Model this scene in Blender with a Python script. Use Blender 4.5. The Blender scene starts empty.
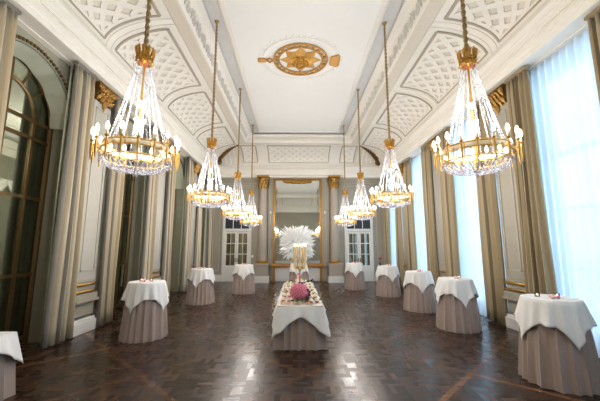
import bpy, math, random
from math import sin, cos, pi, radians, sqrt, atan2
from mathutils import Vector, Matrix
random.seed(7)
C = bpy.context.scene.collection
SC = bpy.context.scene

# ------------------------------------------------------------------ helpers
def lin(c):
    return tuple(((x/255)/12.92 if x/255 <= .04045 else ((x/255+.055)/1.055)**2.4) for x in c) + (1,)

class MB:
    def __init__(s):
        s.v = []; s.f = []; s.uv = {}
    def add(s, vs, fs):
        b = len(s.v); s.v += [tuple(v) for v in vs]; s.f += [tuple(i+b for i in f) for f in fs]
        return b
    def box(s, x0, x1, y0, y1, z0, z1):
        if x0 > x1: x0, x1 = x1, x0
        if y0 > y1: y0, y1 = y1, y0
        s.add([(x0,y0,z0),(x1,y0,z0),(x1,y1,z0),(x0,y1,z0),(x0,y0,z1),(x1,y0,z1),(x1,y1,z1),(x0,y1,z1)],
              [(0,3,2,1),(4,5,6,7),(0,1,5,4),(1,2,6,5),(2,3,7,6),(3,0,4,7)]); return s
    def grid(s, nu, nv, fn, closed=False, uv=None):
        vs = [fn(i/nu, j/nv) for i in range(nu if closed else nu+1) for j in range(nv+1)]
        m = nv+1; n = nu if closed else nu+1; fs = []
        for i in range(nu):
            for j in range(nv):
                a = i*m+j; b = ((i+1) % n)*m+j
                fs.append((a, b, b+1, a+1))
        b0 = s.add(vs, fs)
        if uv:
            for i in range(nu+1):
                for j in range(nv+1): s.uv[b0+i*m+j] = uv(i/nu, j/nv)
        return s
    def lathe(s, prof, n=16, c=(0,0,0), sx=1, sy=1):
        s.grid(n, len(prof)-1, lambda u, v: (c[0]+prof[round(v*(len(prof)-1))][0]*cos(2*pi*u)*sx,
               c[1]+prof[round(v*(len(prof)-1))][0]*sin(2*pi*u)*sy, c[2]+prof[round(v*(len(prof)-1))][1]), closed=True)
        return s
    def tube(s, pts, r, n=6, closed=False):
        pts = [Vector(p) for p in pts]; N = len(pts); rs = r if isinstance(r, (list, tuple)) else [r]*N
        vs = []
        for i, p in enumerate(pts):
            if closed: t = pts[(i+1) % N]-pts[i-1]
            else: t = pts[min(i+1, N-1)]-pts[max(i-1, 0)]
            t.normalize()
            a = Vector((0,0,1)) if abs(t.z) < .9 else Vector((1,0,0))
            e1 = t.cross(a).normalized(); e2 = t.cross(e1)
            for k in range(n):
                w = 2*pi*k/n; vs.append(p+e1*cos(w)*rs[i]+e2*sin(w)*rs[i])
        fs = []
        for i in range(N if closed else N-1):
            j = (i+1) % N
            for k in range(n): fs.append((i*n+k, i*n+(k+1) % n, j*n+(k+1) % n, j*n+k))
        if not closed: fs += [tuple(range(n)), tuple((N-1)*n+k for k in reversed(range(n)))]
        s.add(vs, fs); return s
    def ball(s, c, r, n=8, m=6, sx=1, sy=1, sz=1):
        return s.lathe([(r*sin(pi*i/m), -r*cos(pi*i/m)*sz) for i in range(m+1)], n, c, sx, sy)
    def prism(s, poly, fn, d):
        # poly: 2D points; fn(a, b, h) -> 3D point; extruded by d
        n = len(poly)
        s.add([fn(a, b, 0) for a, b in poly]+[fn(a, b, d) for a, b in poly],
              [tuple(range(n)), tuple(range(2*n-1, n-1, -1))]+[(i, (i+1) % n, n+(i+1) % n, n+i) for i in range(n)])
        return s
    def build(s, name, m, parent=None, smooth=False, loc=None, bevel=0):
        me = bpy.data.meshes.new(name); me.from_pydata(s.v, [], s.f)
        if s.uv:
            l = me.uv_layers.new(name='UVMap')
            for lp in me.loops: l.data[lp.index].uv = s.uv.get(lp.vertex_index, (0,0))
        me.materials.append(m)
        import bmesh
        bm = bmesh.new(); bm.from_mesh(me)
        bmesh.ops.recalc_face_normals(bm, faces=bm.faces)
        if smooth:
            for f in bm.faces: f.smooth = True
            for e in bm.edges:
                if len(e.link_faces) == 2 and e.calc_face_angle(0) > .9: e.smooth = False
        bm.to_mesh(me); bm.free()
        o = bpy.data.objects.new(name, me); C.objects.link(o)
        if parent: o.parent = parent
        if loc: o.location = loc
        if bevel:
            b = o.modifiers.new('bevel', 'BEVEL'); b.width = bevel; b.segments = 2
        return o

def tag(o, label=None, cat=None, group=None, kind=None):
    if label: o['label'] = label
    if cat: o['category'] = cat
    if group: o['group'] = group
    if kind: o['kind'] = kind
    return o
def empty(name, loc, label, cat, group=None, rz=0):
    o = bpy.data.objects.new(name, None); C.objects.link(o); o.location = loc; o.rotation_euler = (0,0,rz)
    return tag(o, label, cat, group)
def struct(name, mb, m, parent=None, smooth=False, bevel=0):
    o = mb.build(name, m, parent, smooth, bevel=bevel)
    if parent is None: o['kind'] = 'structure'
    return o
def sempty(name, loc=(0,0,0)):
    o = bpy.data.objects.new(name, None); C.objects.link(o); o.location = loc; o['kind'] = 'structure'; return o
def copy_tree(o, parent=None):
    c = o.copy(); C.objects.link(c); c.parent = parent
    for ch in list(o.children): copy_tree(ch, c)
    return c

# ------------------------------------------------------------------ materials
def nodes(m):
    m.use_nodes = True; return m.node_tree.nodes, m.node_tree.links
def mat(name, col, rough=.6, metal=0, noise=0, scale=8, bump=0, spec=None, coat=0, stretch=(1,1,1), sheen=0):
    m = bpy.data.materials.new(name); N, L = nodes(m); p = N['Principled BSDF']
    c = lin(col)
    p.inputs['Base Color'].default_value = c; p.inputs['Roughness'].default_value = rough; p.inputs['Metallic'].default_value = metal
    if spec is not None: p.inputs['Specular IOR Level'].default_value = spec
    if coat: p.inputs['Coat Weight'].default_value = coat
    if sheen: p.inputs['Sheen Weight'].default_value = sheen
    tc = N.new('ShaderNodeTexCoord'); mp = N.new('ShaderNodeMapping'); mp.inputs['Scale'].default_value = stretch
    L.new(tc.outputs['Object'], mp.inputs['Vector'])
    nt = N.new('ShaderNodeTexNoise'); nt.inputs['Scale'].default_value = scale; nt.inputs['Detail'].default_value = 4
    L.new(mp.outputs[0], nt.inputs['Vector'])
    mx = N.new('ShaderNodeMix'); mx.data_type = 'RGBA'
    k = noise
    mx.inputs[6].default_value = tuple(max(0, x*(1-k)) for x in c[:3])+(1,)
    mx.inputs[7].default_value = tuple(min(1, x*(1+k)) for x in c[:3])+(1,)
    L.new(nt.outputs[0], mx.inputs[0]); L.new(mx.outputs[2], p.inputs['Base Color'])
    if bump:
        b = N.new('ShaderNodeBump'); b.inputs['Strength'].default_value = bump; b.inputs['Distance'].default_value = .02
        L.new(nt.outputs[0], b.inputs['Height']); L.new(b.outputs[0], p.inputs['Normal'])
    return m

M = {}
M['plaster'] = mat('white_plaster', (236,231,221), .7, noise=.03, scale=6)
M['panelwhite'] = mat('ceiling_white', (240,238,233), .8, noise=.02, scale=4)
M['greyband'] = mat('grey_ceiling_band', (212,211,207), .8, noise=.08, scale=5, bump=.1)
M['beam'] = mat('beige_beam_paint', (216,206,190), .6, noise=.04)
M['coffer'] = mat('stone_beige_coffer_ground', (222,215,203), .8, noise=.05)
M['taupe'] = mat('taupe_moulding', (172,162,145), .6, noise=.05)
M['wall'] = mat('grey_beige_wall_paint', (166,159,143), .55, noise=.04, scale=3)
M['wallpanel'] = mat('pale_grey_wall_paint', (184,178,165), .6, noise=.04, scale=3)
M['column'] = mat('taupe_column_paint', (172,160,145), .5, noise=.06, scale=9)
M['skirtingwhite'] = mat('white_gloss_paint', (226,224,218), .35, noise=.02)
M['sage'] = mat('sage_fabric_wall', (160,157,138), .8, noise=.1, scale=3, bump=.1)
M['sagedrape'] = mat('sage_silk', (186,188,168), .5, noise=.08, scale=2, stretch=(1,6,.3), sheen=.4)
M['gold'] = mat('gilt', (206,158,78), .33, 1, noise=.3, scale=25, bump=.3)
M['goldbright'] = mat('polished_brass', (222,180,104), .35, .8, noise=.12, scale=20)
M['goldmatte'] = mat('gold_paint', (204,154,78), .5, .4, noise=.3, scale=14, bump=.3)
M['golddark'] = mat('aged_gilt', (120,92,52), .5, .7, noise=.4, scale=20, bump=.5)
M['goldcap'] = mat('antique_gilt', (178,136,72), .4, .7, noise=.6, scale=16, bump=.5)
M['frame'] = mat('gilt_picture_frame', (170,128,66), .45, .6, noise=.25, scale=14, bump=.2)
M['shelf'] = mat('orange_gilt_shelf', (196,140,74), .45, .2, noise=.15, scale=10)
M['bronze'] = mat('bronze_mullion', (112,88,52), .4, .6, noise=.2, scale=12)
M['chain'] = mat('gold_braid', (176,148,100), .55, .5, noise=.5, scale=60, bump=.6)
M['linen'] = mat('white_linen', (236,235,232), .85, noise=.03, scale=30, bump=.05, sheen=.2)
M['skirt'] = mat('taupe_satin', (164,146,136), .55, noise=.05, scale=6, sheen=.3)
M['sagegrey'] = mat('grey_green_silk', (150,152,142), .6, noise=.1, scale=2, stretch=(1,6,.3))
M['white'] = mat('white_gloss', (238,238,235), .35)
M['petalwhite'] = mat('white_feather', (250,250,248), .8, noise=.04)
M['pink'] = mat('pink_rose', (222,130,150), .7, noise=.25, scale=40, bump=.3)
M['blush'] = mat('blush_petal', (244,204,200), .7, noise=.1, scale=50)
M['plum'] = mat('plum_flower', (78,34,60), .7, noise=.2, scale=40)
M['red'] = mat('red_flower', (170,30,44), .6, noise=.2, scale=40)
M['leaf'] = mat('leaf_green', (60,92,48), .6, noise=.3, scale=30)
M['cake1'] = mat('peach_cake', (232,196,160), .7, noise=.12, scale=40)
M['cake2'] = mat('cream_cake', (244,232,208), .7, noise=.08, scale=40)
M['cake3'] = mat('chocolate_tart', (176,120,84), .5, noise=.2, scale=40)
M['cake4'] = mat('berry_tart', (150,56,66), .5, noise=.2, scale=40)
M['switch'] = mat('white_plastic', (230,230,226), .4)
M['darkpane'] = mat('dark_pane', (52,58,66), .15, noise=.1)
M['green'] = mat('green_velvet', (44,62,50), .8, noise=.2)
M['dimwall'] = mat('dim_room_wall', (150,147,134), .8, noise=.1)
M['wax'] = mat('ivory_candle', (240,226,190), .5)

def mirror(name, col, rough=.02):
    m = bpy.data.materials.new(name); N, L = nodes(m); p = N['Principled BSDF']
    p.inputs['Metallic'].default_value = 1; p.inputs['Roughness'].default_value = rough
    tc = N.new('ShaderNodeTexCoord'); nt = N.new('ShaderNodeTexNoise'); nt.inputs['Scale'].default_value = 3
    L.new(tc.outputs['Object'], nt.inputs['Vector'])
    mx = N.new('ShaderNodeMix'); mx.data_type = 'RGBA'; c = lin(col)
    mx.inputs[6].default_value = tuple(x*.94 for x in c[:3])+(1,); mx.inputs[7].default_value = c
    L.new(nt.outputs[0], mx.inputs[0]); L.new(mx.outputs[2], p.inputs['Base Color'])
    return m
M['mirror'] = mirror('silvered_mirror', (214,216,208))
M['doorglass'] = mirror('mirrored_door_pane', (170,168,152), .05)

def thin(name, col, kt, kg=.1, rough=.05):
    # see-through pane: transparent + glossy
    m = bpy.data.materials.new(name); N, L = nodes(m); out = N['Material Output']; N.remove(N['Principled BSDF'])
    t = N.new('ShaderNodeBsdfTransparent'); t.inputs[0].default_value = lin(col)
    g = N.new('ShaderNodeBsdfGlossy'); g.inputs['Roughness'].default_value = rough
    fr = N.new('ShaderNodeFresnel'); fr.inputs[0].default_value = 1.45
    mt = N.new('ShaderNodeMath'); mt.operation = 'MULTIPLY'; mt.inputs[1].default_value = kg
    L.new(fr.outputs[0], mt.inputs[0])
    x = N.new('ShaderNodeMixShader'); L.new(mt.outputs[0], x.inputs[0]); L.new(t.outputs[0], x.inputs[1]); L.new(g.outputs[0], x.inputs[2])
    L.new(x.outputs[0], out.inputs[0]); return m
M['pane'] = thin('window_pane', (225,235,240), 1, .6)
M['innerpane'] = thin('tinted_inner_pane', (212,214,204), 1, .5)
M['votive'] = thin('votive_glass', (250,240,236), 1, 2)

def crystal():
    m = bpy.data.materials.new('cut_crystal'); N, L = nodes(m); out = N['Material Output']; p = N['Principled BSDF']
    p.inputs['Base Color'].default_value = (.5,.5,.52,1); p.inputs['Roughness'].default_value = .15
    p.inputs['Specular IOR Level'].default_value = .9
    t = N.new('ShaderNodeBsdfTransparent'); t.inputs[0].default_value = (.97,.97,1,1)
    tc = N.new('ShaderNodeTexCoord'); nt = N.new('ShaderNodeTexNoise'); nt.inputs['Scale'].default_value = 45
    L.new(tc.outputs['Object'], nt.inputs['Vector'])
    r = N.new('ShaderNodeValToRGB'); r.color_ramp.elements[0].position = .35; r.color_ramp.elements[1].position = .65
    r.color_ramp.elements[0].color = (.08,.08,.08,1); r.color_ramp.elements[1].color = (.6,.6,.6,1)
    L.new(nt.outputs[0], r.inputs[0])
    x = N.new('ShaderNodeMixShader'); L.new(r.outputs[0], x.inputs[0]); L.new(t.outputs[0], x.inputs[1]); L.new(p.outputs[0], x.inputs[2])
    L.new(x.outputs[0], out.inputs[0]); return m
M['crystal'] = crystal()
M['crystalband'] = mat('frosted_glass_band', (240,232,212), .2)

def sheer(name, col, tr=.2):
    m = bpy.data.materials.new(name); N, L = nodes(m); out = N['Material Output']; N.remove(N['Principled BSDF'])
    tc = N.new('ShaderNodeTexCoord'); mp = N.new('ShaderNodeMapping'); mp.inputs['Scale'].default_value = (1,40,.5)
    nt = N.new('ShaderNodeTexNoise'); nt.inputs['Scale'].default_value = 2
    L.new(tc.outputs['Object'], mp.inputs[0]); L.new(mp.outputs[0], nt.inputs['Vector'])
    mx = N.new('ShaderNodeMix'); mx.data_type = 'RGBA'; c = lin(col)
    mx.inputs[6].default_value = tuple(x*.92 for x in c[:3])+(1,); mx.inputs[7].default_value = c
    L.new(nt.outputs[0], mx.inputs[0])
    a = N.new('ShaderNodeBsdfTranslucent'); d = N.new('ShaderNodeBsdfDiffuse'); t = N.new('ShaderNodeBsdfTransparent')
    L.new(mx.outputs[2], a.inputs[0]); L.new(mx.outputs[2], d.inputs[0])
    x = N.new('ShaderNodeMixShader'); x.inputs[0].default_value = .3; L.new(a.outputs[0], x.inputs[1]); L.new(d.outputs[0], x.inputs[2])
    y = N.new('ShaderNodeMixShader'); y.inputs[0].default_value = tr; L.new(x.outputs[0], y.inputs[1]); L.new(t.outputs[0], y.inputs[2])
    L.new(y.outputs[0], out.inputs[0]); return m
M['sheer'] = sheer('white_voile', (238,243,248))

def emit(name, col, k, sample=False):
    m = bpy.data.materials.new(name); N, L = nodes(m); out = N['Material Output']; N.remove(N['Principled BSDF'])
    e = N.new('ShaderNodeEmission'); e.inputs[0].default_value = lin(col); e.inputs[1].default_value = k
    L.new(e.outputs[0], out.inputs[0])
    if not sample: m.cycles.emission_sampling = 'NONE'
    return m
M['bulb'] = emit('lit_bulb', (255,240,214), 9)
M['flame'] = emit('candle_flame', (255,226,170), 6)

def stripes(name, cols, n=26):
    m = bpy.data.materials.new(name); N, L = nodes(m); p = N['Principled BSDF']; p.inputs['Roughness'].default_value = .6
    p.inputs['Sheen Weight'].default_value = .3
    uv = N.new('ShaderNodeTexCoord'); sp = N.new('ShaderNodeSeparateXYZ'); L.new(uv.outputs['UV'], sp.inputs[0])
    a = N.new('ShaderNodeMath'); a.operation = 'MULTIPLY'; a.inputs[1].default_value = n; L.new(sp.outputs[0], a.inputs[0])
    f = N.new('ShaderNodeMath'); f.operation = 'FLOOR'; L.new(a.outputs[0], f.inputs[0])
    w = N.new('ShaderNodeTexWhiteNoise'); w.noise_dimensions = '1D'; L.new(f.outputs[0], w.inputs['W'])
    r = N.new('ShaderNodeValToRGB'); r.color_ramp.interpolation = 'CONSTANT'
    r.color_ramp.elements[0].color = lin(cols[0]); r.color_ramp.elements[1].color = lin(cols[1]); r.color_ramp.elements[1].position = 1/len(cols)
    for i in range(2, len(cols)): e = r.color_ramp.elements.new(i/len(cols)); e.color = lin(cols[i])
    L.new(w.outputs[0], r.inputs[0]); L.new(r.outputs[0], p.inputs['Base Color']); return m
M['curtL'] = stripes('striped_silk', [(208,193,164),(148,137,118),(220,208,184),(180,164,132),(130,126,115),(198,182,152),(172,168,154)], 20)
M['curtR'] = stripes('backlight_toned_striped_silk', [(176,158,124),(138,122,92),(188,172,140),(160,142,106),(120,106,80),(170,152,118)], 20)  # right-hand striped silk, its backlit look painted in as darker olive tones

def parquet():
    m = bpy.data.materials.new('oak_parquet'); N, L = nodes(m); p = N['Principled BSDF']
    def mth(op, a, b=None):
        n = N.new('ShaderNodeMath'); n.operation = op
        for i, x in enumerate((a, b)):
            if x is None: continue
            if isinstance(x, (int, float)): n.inputs[i].default_value = x
            else: L.new(x, n.inputs[i])
        return n.outputs[0]
    tc = N.new('ShaderNodeTexCoord'); sp = N.new('ShaderNodeSeparateXYZ'); L.new(tc.outputs['Object'], sp.inputs[0])
    X, Y = sp.outputs[0], sp.outputs[1]
    k = 1/1.7
    u = mth('MULTIPLY', mth('ADD', X, Y), .7071*k); v = mth('MULTIPLY', mth('SUBTRACT', Y, X), .7071*k)
    fu, fv = mth('FRACT', u), mth('FRACT', v)
    fr = mth('MAXIMUM', mth('LESS_THAN', fu, .05), mth('LESS_THAN', fv, .05))
    s = 4.0
    P, Q = mth('MULTIPLY', X, s/.85), mth('MULTIPLY', Y, s/.85)
    ip, iq = mth('FLOOR', P), mth('FLOOR', Q); par = mth('FLOORED_MODULO', mth('ADD', ip, iq), 2)
    fp, fq = mth('FRACT', P), mth('FRACT', Q)
    strip = mth('ADD', mth('MULTIPLY', par, fp), mth('MULTIPLY', mth('SUBTRACT', 1, par), fq))
    sid = mth('FLOOR', mth('MULTIPLY', strip, 3))
    cx = N.new('ShaderNodeCombineXYZ'); L.new(ip, cx.inputs[0]); L.new(iq, cx.inputs[1]); L.new(sid, cx.inputs[2])
    w1 = N.new('ShaderNodeTexWhiteNoise'); L.new(cx.outputs[0], w1.inputs[0])
    cy = N.new('ShaderNodeCombineXYZ'); L.new(mth('FLOOR', mth('ADD', u, .0)), cy.inputs[0]); L.new(mth('FLOOR', v), cy.inputs[1]); L.new(mth('LESS_THAN', fu, .05), cy.inputs[2])
    w2 = N.new('ShaderNodeTexWhiteNoise'); L.new(cy.outputs[0], w2.inputs[0])
    val = mth('ADD', mth('MULTIPLY', mth('ADD', mth('MULTIPLY', mth('POWER', w1.outputs[0], 2.2), .62), .12), mth('SUBTRACT', 1, fr)), mth('MULTIPLY', mth('ADD', mth('MULTIPLY', w2.outputs[0], .3), .62), fr))
    big = N.new('ShaderNodeTexNoise'); big.inputs['Scale'].default_value = 1.3; L.new(tc.outputs['Object'], big.inputs['Vector'])
    grain = N.new('ShaderNodeTexNoise'); grain.inputs['Scale'].default_value = 26; grain.inputs['Detail'].default_value = 5; L.new(tc.outputs['Object'], grain.inputs['Vector'])
    val = mth('ADD', mth('MULTIPLY', val, .68), mth('ADD', mth('MULTIPLY', big.outputs[0], .22), mth('MULTIPLY', grain.outputs[0], .3)))
    r = N.new('ShaderNodeValToRGB'); cr = r.color_ramp
    cr.elements[0].position = .2; cr.elements[0].color = lin((26,17,13)); cr.elements[1].position = 1; cr.elements[1].color = lin((138,92,58))
    e = cr.elements.new(.55); e.color = lin((52,33,23)); e = cr.elements.new(.8); e.color = lin((86,55,37))
    L.new(val, r.inputs[0])
    # joints
    g1 = mth('LESS_THAN', mth('FRACT', mth('MULTIPLY', strip, 3)), .06)
    g1 = mth('MULTIPLY', g1, mth('SUBTRACT', 1, fr))
    g2 = mth('MAXIMUM', mth('LESS_THAN', mth('ABSOLUTE', mth('SUBTRACT', fu, .05)), .006), mth('LESS_THAN', mth('ABSOLUTE', mth('SUBTRACT', fv, .05)), .006))
    g = mth('MAXIMUM', g1, g2)
    mx = N.new('ShaderNodeMix'); mx.data_type = 'RGBA'; L.new(mth('MULTIPLY', g, .6), mx.inputs[0]); L.new(r.outputs[0], mx.inputs[6]); mx.inputs[7].default_value = lin((22,15,12))
    L.new(mx.outputs[2], p.inputs['Base Color'])
    L.new(mth('ADD', .21, mth('MULTIPLY', w1.outputs[0], .13)), p.inputs['Roughness'])
    b = N.new('ShaderNodeBump'); b.inputs['Strength'].default_value = .12; b.inputs['Distance'].default_value = .002
    L.new(mth('MULTIPLY', big.outputs[0], 3), b.inputs['Height']); L.new(b.outputs[0], p.inputs['Normal'])
    p.inputs['Specular IOR Level'].default_value = .38
    return m
M['parquet'] = parquet()

# ------------------------------------------------------------------ dimensions
S, Nn = -.4, 17.25          # end walls
W = 5.0                     # side wall planes
PIL = [.2, 3.65, 7.15, 10.6, 14.1]
BAYS = [1.93, 5.4, 8.88, 12.35, 15.65]
ENT = 5.65                  # underside of the entablature

def sweep(prof):
    """prof: (inset x, inset y, z) swept round the rectangular room"""
    mb = MB(); n = len(prof); vs = []
    for (dx, dy, z) in prof:
        vs += [(-(W-dx), S+dy, z), (W-dx, S+dy, z), (W-dx, Nn-dy, z), (-(W-dx), Nn-dy, z)]
    fs = []
    for i in range(n-1):
        for k in range(4):
            a = i*4+k; b = i*4+(k+1) % 4; fs.append((a, b, b+4, a+4))
    mb.add(vs, fs); return mb

# floor & ceiling
struct('floor', MB().box(-5.5, 5.6, S-.2, Nn+.2, -.1, 0), M['parquet'])
mb = MB(); mb.box(-1.86, 1.86, 2.7, 14.5, 7.34, 7.5)
ceil = struct('ceiling', mb, M['panelwhite'])
PROF = [(0,ENT),(.12,ENT),(.12,ENT+.02),(.4,ENT+.02),(.4,ENT-.03),(.47,ENT-.03),(.47,5.74),(.5,5.76),(.5,5.88),(.515,5.88),(.515,5.9),(.49,5.9),(.49,5.93),(.52,5.93),(.52,6.04),(.55,6.06),(.55,6.08),(.58,6.1),(.62,6.15),(.63,6.15),(.63,6.19),(.6,6.19),(.6,6.21),(.55,6.23),(.55,6.3)]
struct('trim_1', sweep([(d, d, z) for d, z in PROF]), M['plaster'])
COVE = 1.45
def cove_d(t): return .55+COVE*(1-cos(t*pi/2)), 6.3+.7*sin(t*pi/2)
struct('trim_2', sweep([(cove_d(i/14)[0], cove_d(i/14)[0], cove_d(i/14)[1]) for i in range(15)]), M['coffer'], smooth=True)
struct('trim_3', sweep([(1.98,1.95,7.0),(2.02,1.97,6.97),(2.3,2.1,6.97),(2.33,2.13,7.0)]), M['beam'])
struct('trim_4', sweep([(2.33,2.13,7.0),(2.36,2.15,7.04),(2.5,2.22,7.29),(2.54,2.25,7.33),(2.68,2.34,7.34),(2.7,2.36,7.37)]), M['plaster'])
struct('trim_5', sweep([(2.68,2.34,7.42),(3.14,2.8,7.42)]), M['greyband'])
struct('trim_6', sweep([(3.04,2.66,7.42),(3.04,2.66,7.37),(3.1,2.72,7.35),(3.1,2.72,7.33),(3.2,2.82,7.33),(3.22,2.84,7.35),(3.22,2.84,7.37)]), M['plaster'])

# cove surface mapping: side in L,R,B,F ; a = coordinate along the wall, t in 0..1 up the curve, h = height off the surface
def cove_pt(side, a, t, h):
    f = t*pi/2; d, z = cove_d(t)
    nx, nz = COVE*0+cos(f)*.7, sin(f)*1.45       # normal (towards the room / down)
    l = sqrt(nx*nx+nz*nz); nx /= l; nz /= l
    d += nx*h; z -= nz*h
    if side == 'L': return (-(W-d), a, z)
    if side == 'R': return (W-d, a, z)
    if side == 'B': return (a, Nn-d, z)
    return (a, S+d, z)
ARC = 1.72     # arc length of the cove
def strip(mb, side, p, q, w, h, n=10):
    """raised rib from p=(a,t) to q=(a,t) on the cove, width w metres"""
    da, dt = (q[0]-p[0]), (q[1]-p[1])*ARC
    l = sqrt(da*da+dt*dt)
    if l < 1e-4: return
    oa, ot = -dt/l*w/2, da/l*w/2/ARC
    def fn(u, v):
        a = p[0]+(q[0]-p[0])*u; t = p[1]+(q[1]-p[1])*u
        k = [(-1,-.01),(-1,h),(1,h),(1,-.01)][round(v*3)]
        return cove_pt(side, a+oa*k[0], min(1.02, max(-.02, t+ot*k[0])), k[1])
    n = max(1, int(n*min(1, abs(dt)/.8)) or 1)
    mb.grid(n, 3, fn)
def lattice(mb, side, a0, a1, t0, t1, pitch=.40):
    hA = (t1-t0)*ARC
    n = int((a1-a0+hA)/pitch)+2
    for sg in (1, -1):
        for i in range(-1, n+1):
            # line a = c + sg*tt, tt in 0..hA
            c = (a0-hA+i*pitch) if sg > 0 else (a0+i*pitch)
            lo, hi = 0.0, hA
            if sg > 0: lo = max(lo, a0-c); hi = min(hi, a1-c)
            else: lo = max(lo, c-a1); hi = min(hi, c-a0)
            if hi-lo < .05: continue
            strip(mb, side, (c+sg*lo, t0+lo/ARC), (c+sg*hi, t0+hi/ARC), .125, .028, 12)
def cover(mb, side, a0, a1, t0, t1, h=.012):
    """plain white margin patch"""
    def fn(u, v): return cove_pt(side, a0+(a1-a0)*u, t0+(t1-t0)*v, h)
    mb.grid(1, 14, fn)
def inset(t): return COVE*(1-cos(t*pi/2))   # how far the mitre has moved in
lat, wh, tp = MB(), MB(), MB()
T0, T1 = .10, .90
def panel(side, a0, a1):
    lattice(lat, side, a0+.1, a1-.1, T0+.05, T1-.05)
    for (p, q) in (((a0,T0),(a1,T0)),((a0,T1),(a1,T1)),((a0,T0),(a0,T1)),((a1,T0),(a1,T1))):
        strip(tp, side, p, q, .055, .045)
    for (p, q) in (((a0+.07,T0+.03),(a1-.07,T0+.03)),((a0+.07,T1-.03),(a1-.07,T1-.03)),((a0+.07,T0),(a0+.07,T1)),((a1-.07,T0),(a1-.07,T1))):
        strip(wh, side, p, q, .09, .03)
GAPS = [3.6, 6.6, 9.65, 12.7]
SP = [1.62]+GAPS+[15.25]
for side in 'LR':
    for i in range(5):
        a0 = SP[i]+(.22 if i else .1); a1 = SP[i+1]-(.22 if i < 4 else .0)
        panel(side, a0, a1)
    for g in GAPS:
        cover(wh, side, g-.2, g+.2, 0, 1, .02)
        for k in (-.09, .09): strip(wh, side, (g+k, 0), (g+k, 1), .035, .035)
    for t0, t1 in ((0, T0-.015), (T1+.015, 1)):
        cover(wh, side, 1.6, 15.3, t0, t1, .02)
for side in 'BF':
    for a0, a1 in ((-3.0,-2.25),(-1.62,1.62),(2.25,3.0)): panel(side, a0, a1)
    for g in (-1.93, 1.93):
        cover(wh, side, g-.29, g+.29, 0, 1, .02)
        for k in (-.12, .12): strip(wh, side, (g+k, 0), (g+k, 1), .04, .04)
    for t0, t1 in ((0, T0-.015), (T1+.015, 1)): cover(wh, side, -3.05, 3.05, t0, t1, .02)
struct('trim_7', lat, M['plaster']); struct('trim_8', wh, M['plaster']); struct('trim_9', tp, M['taupe'])

# mitred corner pieces: gilded palm fronds
def frond(sx, end):
    mb = MB()
    for i in range(16):
        u = i/15; t = .05+u*.88; d, z = cove_d(t)
        y = (Nn-d) if end > 0 else (S+d); x = sx*(W-d)
        w = .27*sin(pi*min(1, .12+u*.95))+.02
        cpt = Vector((x-sx*.03, y-end*.03, z-.05))
        for sd in (-1, 1):
            tip = cpt+Vector((-sx*w*.9*(sd > 0)+sx*.15*w, -end*w*.9*(sd < 0)+end*.15*w, w*.5-.03))
            mb.tube([cpt, (cpt+tip)/2+Vector((0,0,-.03)), tip], [.03,.05,.008], 5)
    pts = []
    for i in range(12):
        d, z = cove_d(.02+.93*i/11); pts.append((sx*(W-d)-sx*.02, (Nn-d if end > 0 else S+d)-end*.02, z-.03))
    mb.tube(pts, [.045-.003*i for i in range(12)], 6)
    mb.ball((sx*(W-.72), (Nn-.72 if end > 0 else S+.72), 6.36), .13, 8, 6)
    return mb
for sx in (-1, 1):
    f = frond(sx, 1).build('palm_frond', M['golddark'], smooth=True)
    tag(f, 'dark gilded plaster palm frond curving up the %s far corner of the ceiling' % ('left' if sx < 0 else 'right'), 'plaster ornament', 'gilded corner fronds')
# plain plaster fans either side of the frond
mb = MB()
for sx in (-1, 1):
    for side in 'LR':
        if (side == 'L') == (sx < 0):
            for k in range(5):
                a = 15.45+.25*k; tmax = 1-.16*k
                strip(mb, side, (a, .02), (a, max(.1, tmax-.1)), .05, .03)
    for k in range(5):
        a = sx*(3.2+.25*k); strip(mb, 'B', (a, .02), (a, max(.1, .88-.17*k)), .05, .03)
struct('trim_10', mb, M['plaster'])

# scroll ornaments on the sloping frieze
def frieze_pt(side, a, s, h):
    d = 2.37+.13*s; dz = 7.05+.24*s; dy = 2.16+.06*s
    if side == 'L': return (-(W-d-.0)+h*.86, a, dz-h*.5)
    return (W-d-h*.86, a, dz-h*.5)
mb = MB()
for side in 'LR':
    y = 1.95
    while y < 14.9:
        for sd in (-1, 1):
            mb.tube([frieze_pt(side, y+sd*(.04+.15*k/8), .35+.35*sin(k/8*pi*1.3), .012) for k in range(9)], [.022-.0012*k for k in range(9)], 5)
            c0 = y+sd*.14
            mb.tube([frieze_pt(side, c0+.05*cos(w*.8), .35+.2*sin(w*.8), .012) for w in range(8)], .014, 5)
        mb.tube([frieze_pt(side, y, .1+.8*k/4, .02) for k in range(5)], [.012,.035,.03,.02,.006], 6)
        y += .42
struct('trim_11', mb, mat('frieze_relief', (214,210,202), .7, noise=.1), smooth=True)
mb = MB()
for k in range(46):
    x = -2.5+5.0*k/45
    mb.box(x-.03, x+.03, Nn-2.24, Nn-2.17, 7.1, 7.24)
struct('trim_12', mb, M['plaster'])

# ------------------------------------------------------------------ end walls
mb = MB(); mb.box(-5.4, 5.4, Nn, Nn+.2, 0, 7.5)
struct('wall_back', mb, M['wall'])
mb = MB(); mb.box(-5.4, 5.4, S-.2, S, 0, 7.5); struct('wall_front', mb, M['wall'])
# slab over everything to close the shell
struct('trim_13', MB().box(-5.6, 5.7, S-.3, Nn+.3, 7.52, 7.6), M['plaster'])

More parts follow.
